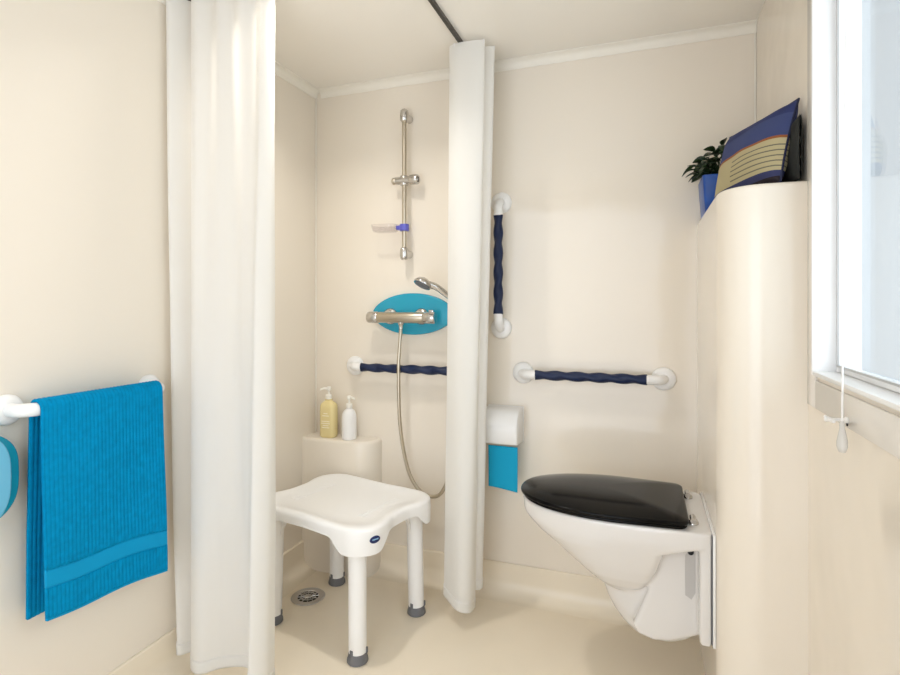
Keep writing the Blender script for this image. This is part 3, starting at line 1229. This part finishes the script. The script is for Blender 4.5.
# ---------------------------------------------------- blind cord at window
t = thing('blind_cord', 'thin white blind cord with clear teardrop pull hanging by the window', 'pull cord', (.333, 1.152, .885))
bm = NB(); tube(bm, crom([(.010, .0, WZ1 - .89), (.006, .002, .7), (.002, 0, .4), (0, 0, .055)], 40), .0017, 8); obj('cord', bm, M['white'], t)
bm = NB(); lathe(bm, [(0, 0), (.005, .001), (.0085, .010), (.0085, .020), (.006, .034), (.004, .044), (.0045, .050), (.003, .056), (0, .057)], seg=24); obj('pull', bm, mat('frosted_pull', rgb(246, 245, 242), .2, trans=.5), t)
t = thing('cord_hook', 'small white peg hook on the wall under the window holding the cord', 'hook', (XR - .006, 1.196, .936))
bm = NB()
lathe(bm, [(0, 0), (.006, 0), (.006, .003), (.0032, .006), (.0030, .026), (.0052, .031), (.005, .036), (0, .038)], (0, 0, 0), (-1, 0, 0), 20)
tube(bm, [(-.030, -.03, .001), (-.032, 0, 0), (-.030, .02, .001)], [.003, .0034, .003], 10)
obj('peg', bm, M['white'], t)
bm = NB(); lathe(bm, [(0, .0), (.0036, .0), (.003, .0015), (0, .0018)], (-.0001, -.0, -.008), (-1, 0, 0), 14); obj('screw', bm, M['dark_gap'], t)

# ----------------------------------------------------------------- lights
wd = bpy.data.worlds.new('daylight')
scene.world = wd
wd.use_nodes = True
nt = wd.node_tree
bg = nt.nodes['Background']
bg.inputs['Color'].default_value = (0.92, 0.985, 1.08, 1)
# overcast sky, dim in the window view, raised behind the camera as added fill
tc = nt.nodes.new('ShaderNodeTexCoord')
dp = nt.nodes.new('ShaderNodeVectorMath')
dp.operation = 'DOT_PRODUCT'
sd = Vector((.62, -.76, .20)).normalized()
dp.inputs[1].default_value = sd
mr = nt.nodes.new('ShaderNodeMapRange')
mr.interpolation_type = 'SMOOTHSTEP'
mr.inputs['From Min'].default_value = -.30
mr.inputs['From Max'].default_value = .70
mr.inputs['To Min'].default_value = SKY_LO
mr.inputs['To Max'].default_value = SKY_HI
nt.links.new(tc.outputs['Generated'], dp.inputs[0])
nt.links.new(dp.outputs['Value'], mr.inputs['Value'])
nt.links.new(mr.outputs['Result'], bg.inputs['Strength'])

# unseen ceiling lamp and fixture, added to brighten the shower alcove
lt = bpy.data.lights.new('added_fill_light', 'AREA')
lt.shape = 'DISK'
lt.size = .09
lt.energy = 3.9
lt.spread = math.radians(136)
lt.color = (1.0, .965, .91)
lo = bpy.data.objects.new('added_fill_light', lt)
lo.location = (-.93, 1.415, H - .010)
COL.objects.link(lo)
bm = NB()
lathe(bm, [(.048, 0), (.060, 0), (.060, -.003), (.051, -.008), (.048, -.006), (.048, 0)], (0, 0, -.0002))
o = obj('added_fill_lamp', bm, M['white'], loc=(-.93, 1.415, H))
em = bpy.data.materials.new('fill_lamp_glow')
em.use_nodes = True
em.node_tree.nodes['Principled BSDF'].inputs['Emission Color'].default_value = (1, .965, .91, 1)
em.node_tree.nodes['Principled BSDF'].inputs['Emission Strength'].default_value = 4.0
bm = NB()
lathe(bm, [(0, -.002), (.049, -.002), (.049, -.0045), (0, -.006)])
obj('lens', bm, em, o)  # glowing disc of the added lamp
tag(o, 'unseen round ceiling lamp added to brighten the shower alcove', 'added_fill_lamp')

# ----------------------------------------------------------------- camera
cam = bpy.data.cameras.new('camera')
cam.sensor_width = 36.0
cam.lens = 36.0 * 541 / 900
cam.shift_y = -32.5 / 900
cam.clip_start = .02
co = bpy.data.objects.new('camera', cam)
co.location = (0, 0, CAM_Z)
co.rotation_euler = (PI / 2, 0, math.atan2(195, 541))
COL.objects.link(co)
scene.camera = co

vs_ = scene.view_settings
vs_.view_transform = 'Standard'
vs_.look = 'None'
vs_.exposure = 0.0
vs_.gamma = 1.0
vs_.use_curve_mapping = False
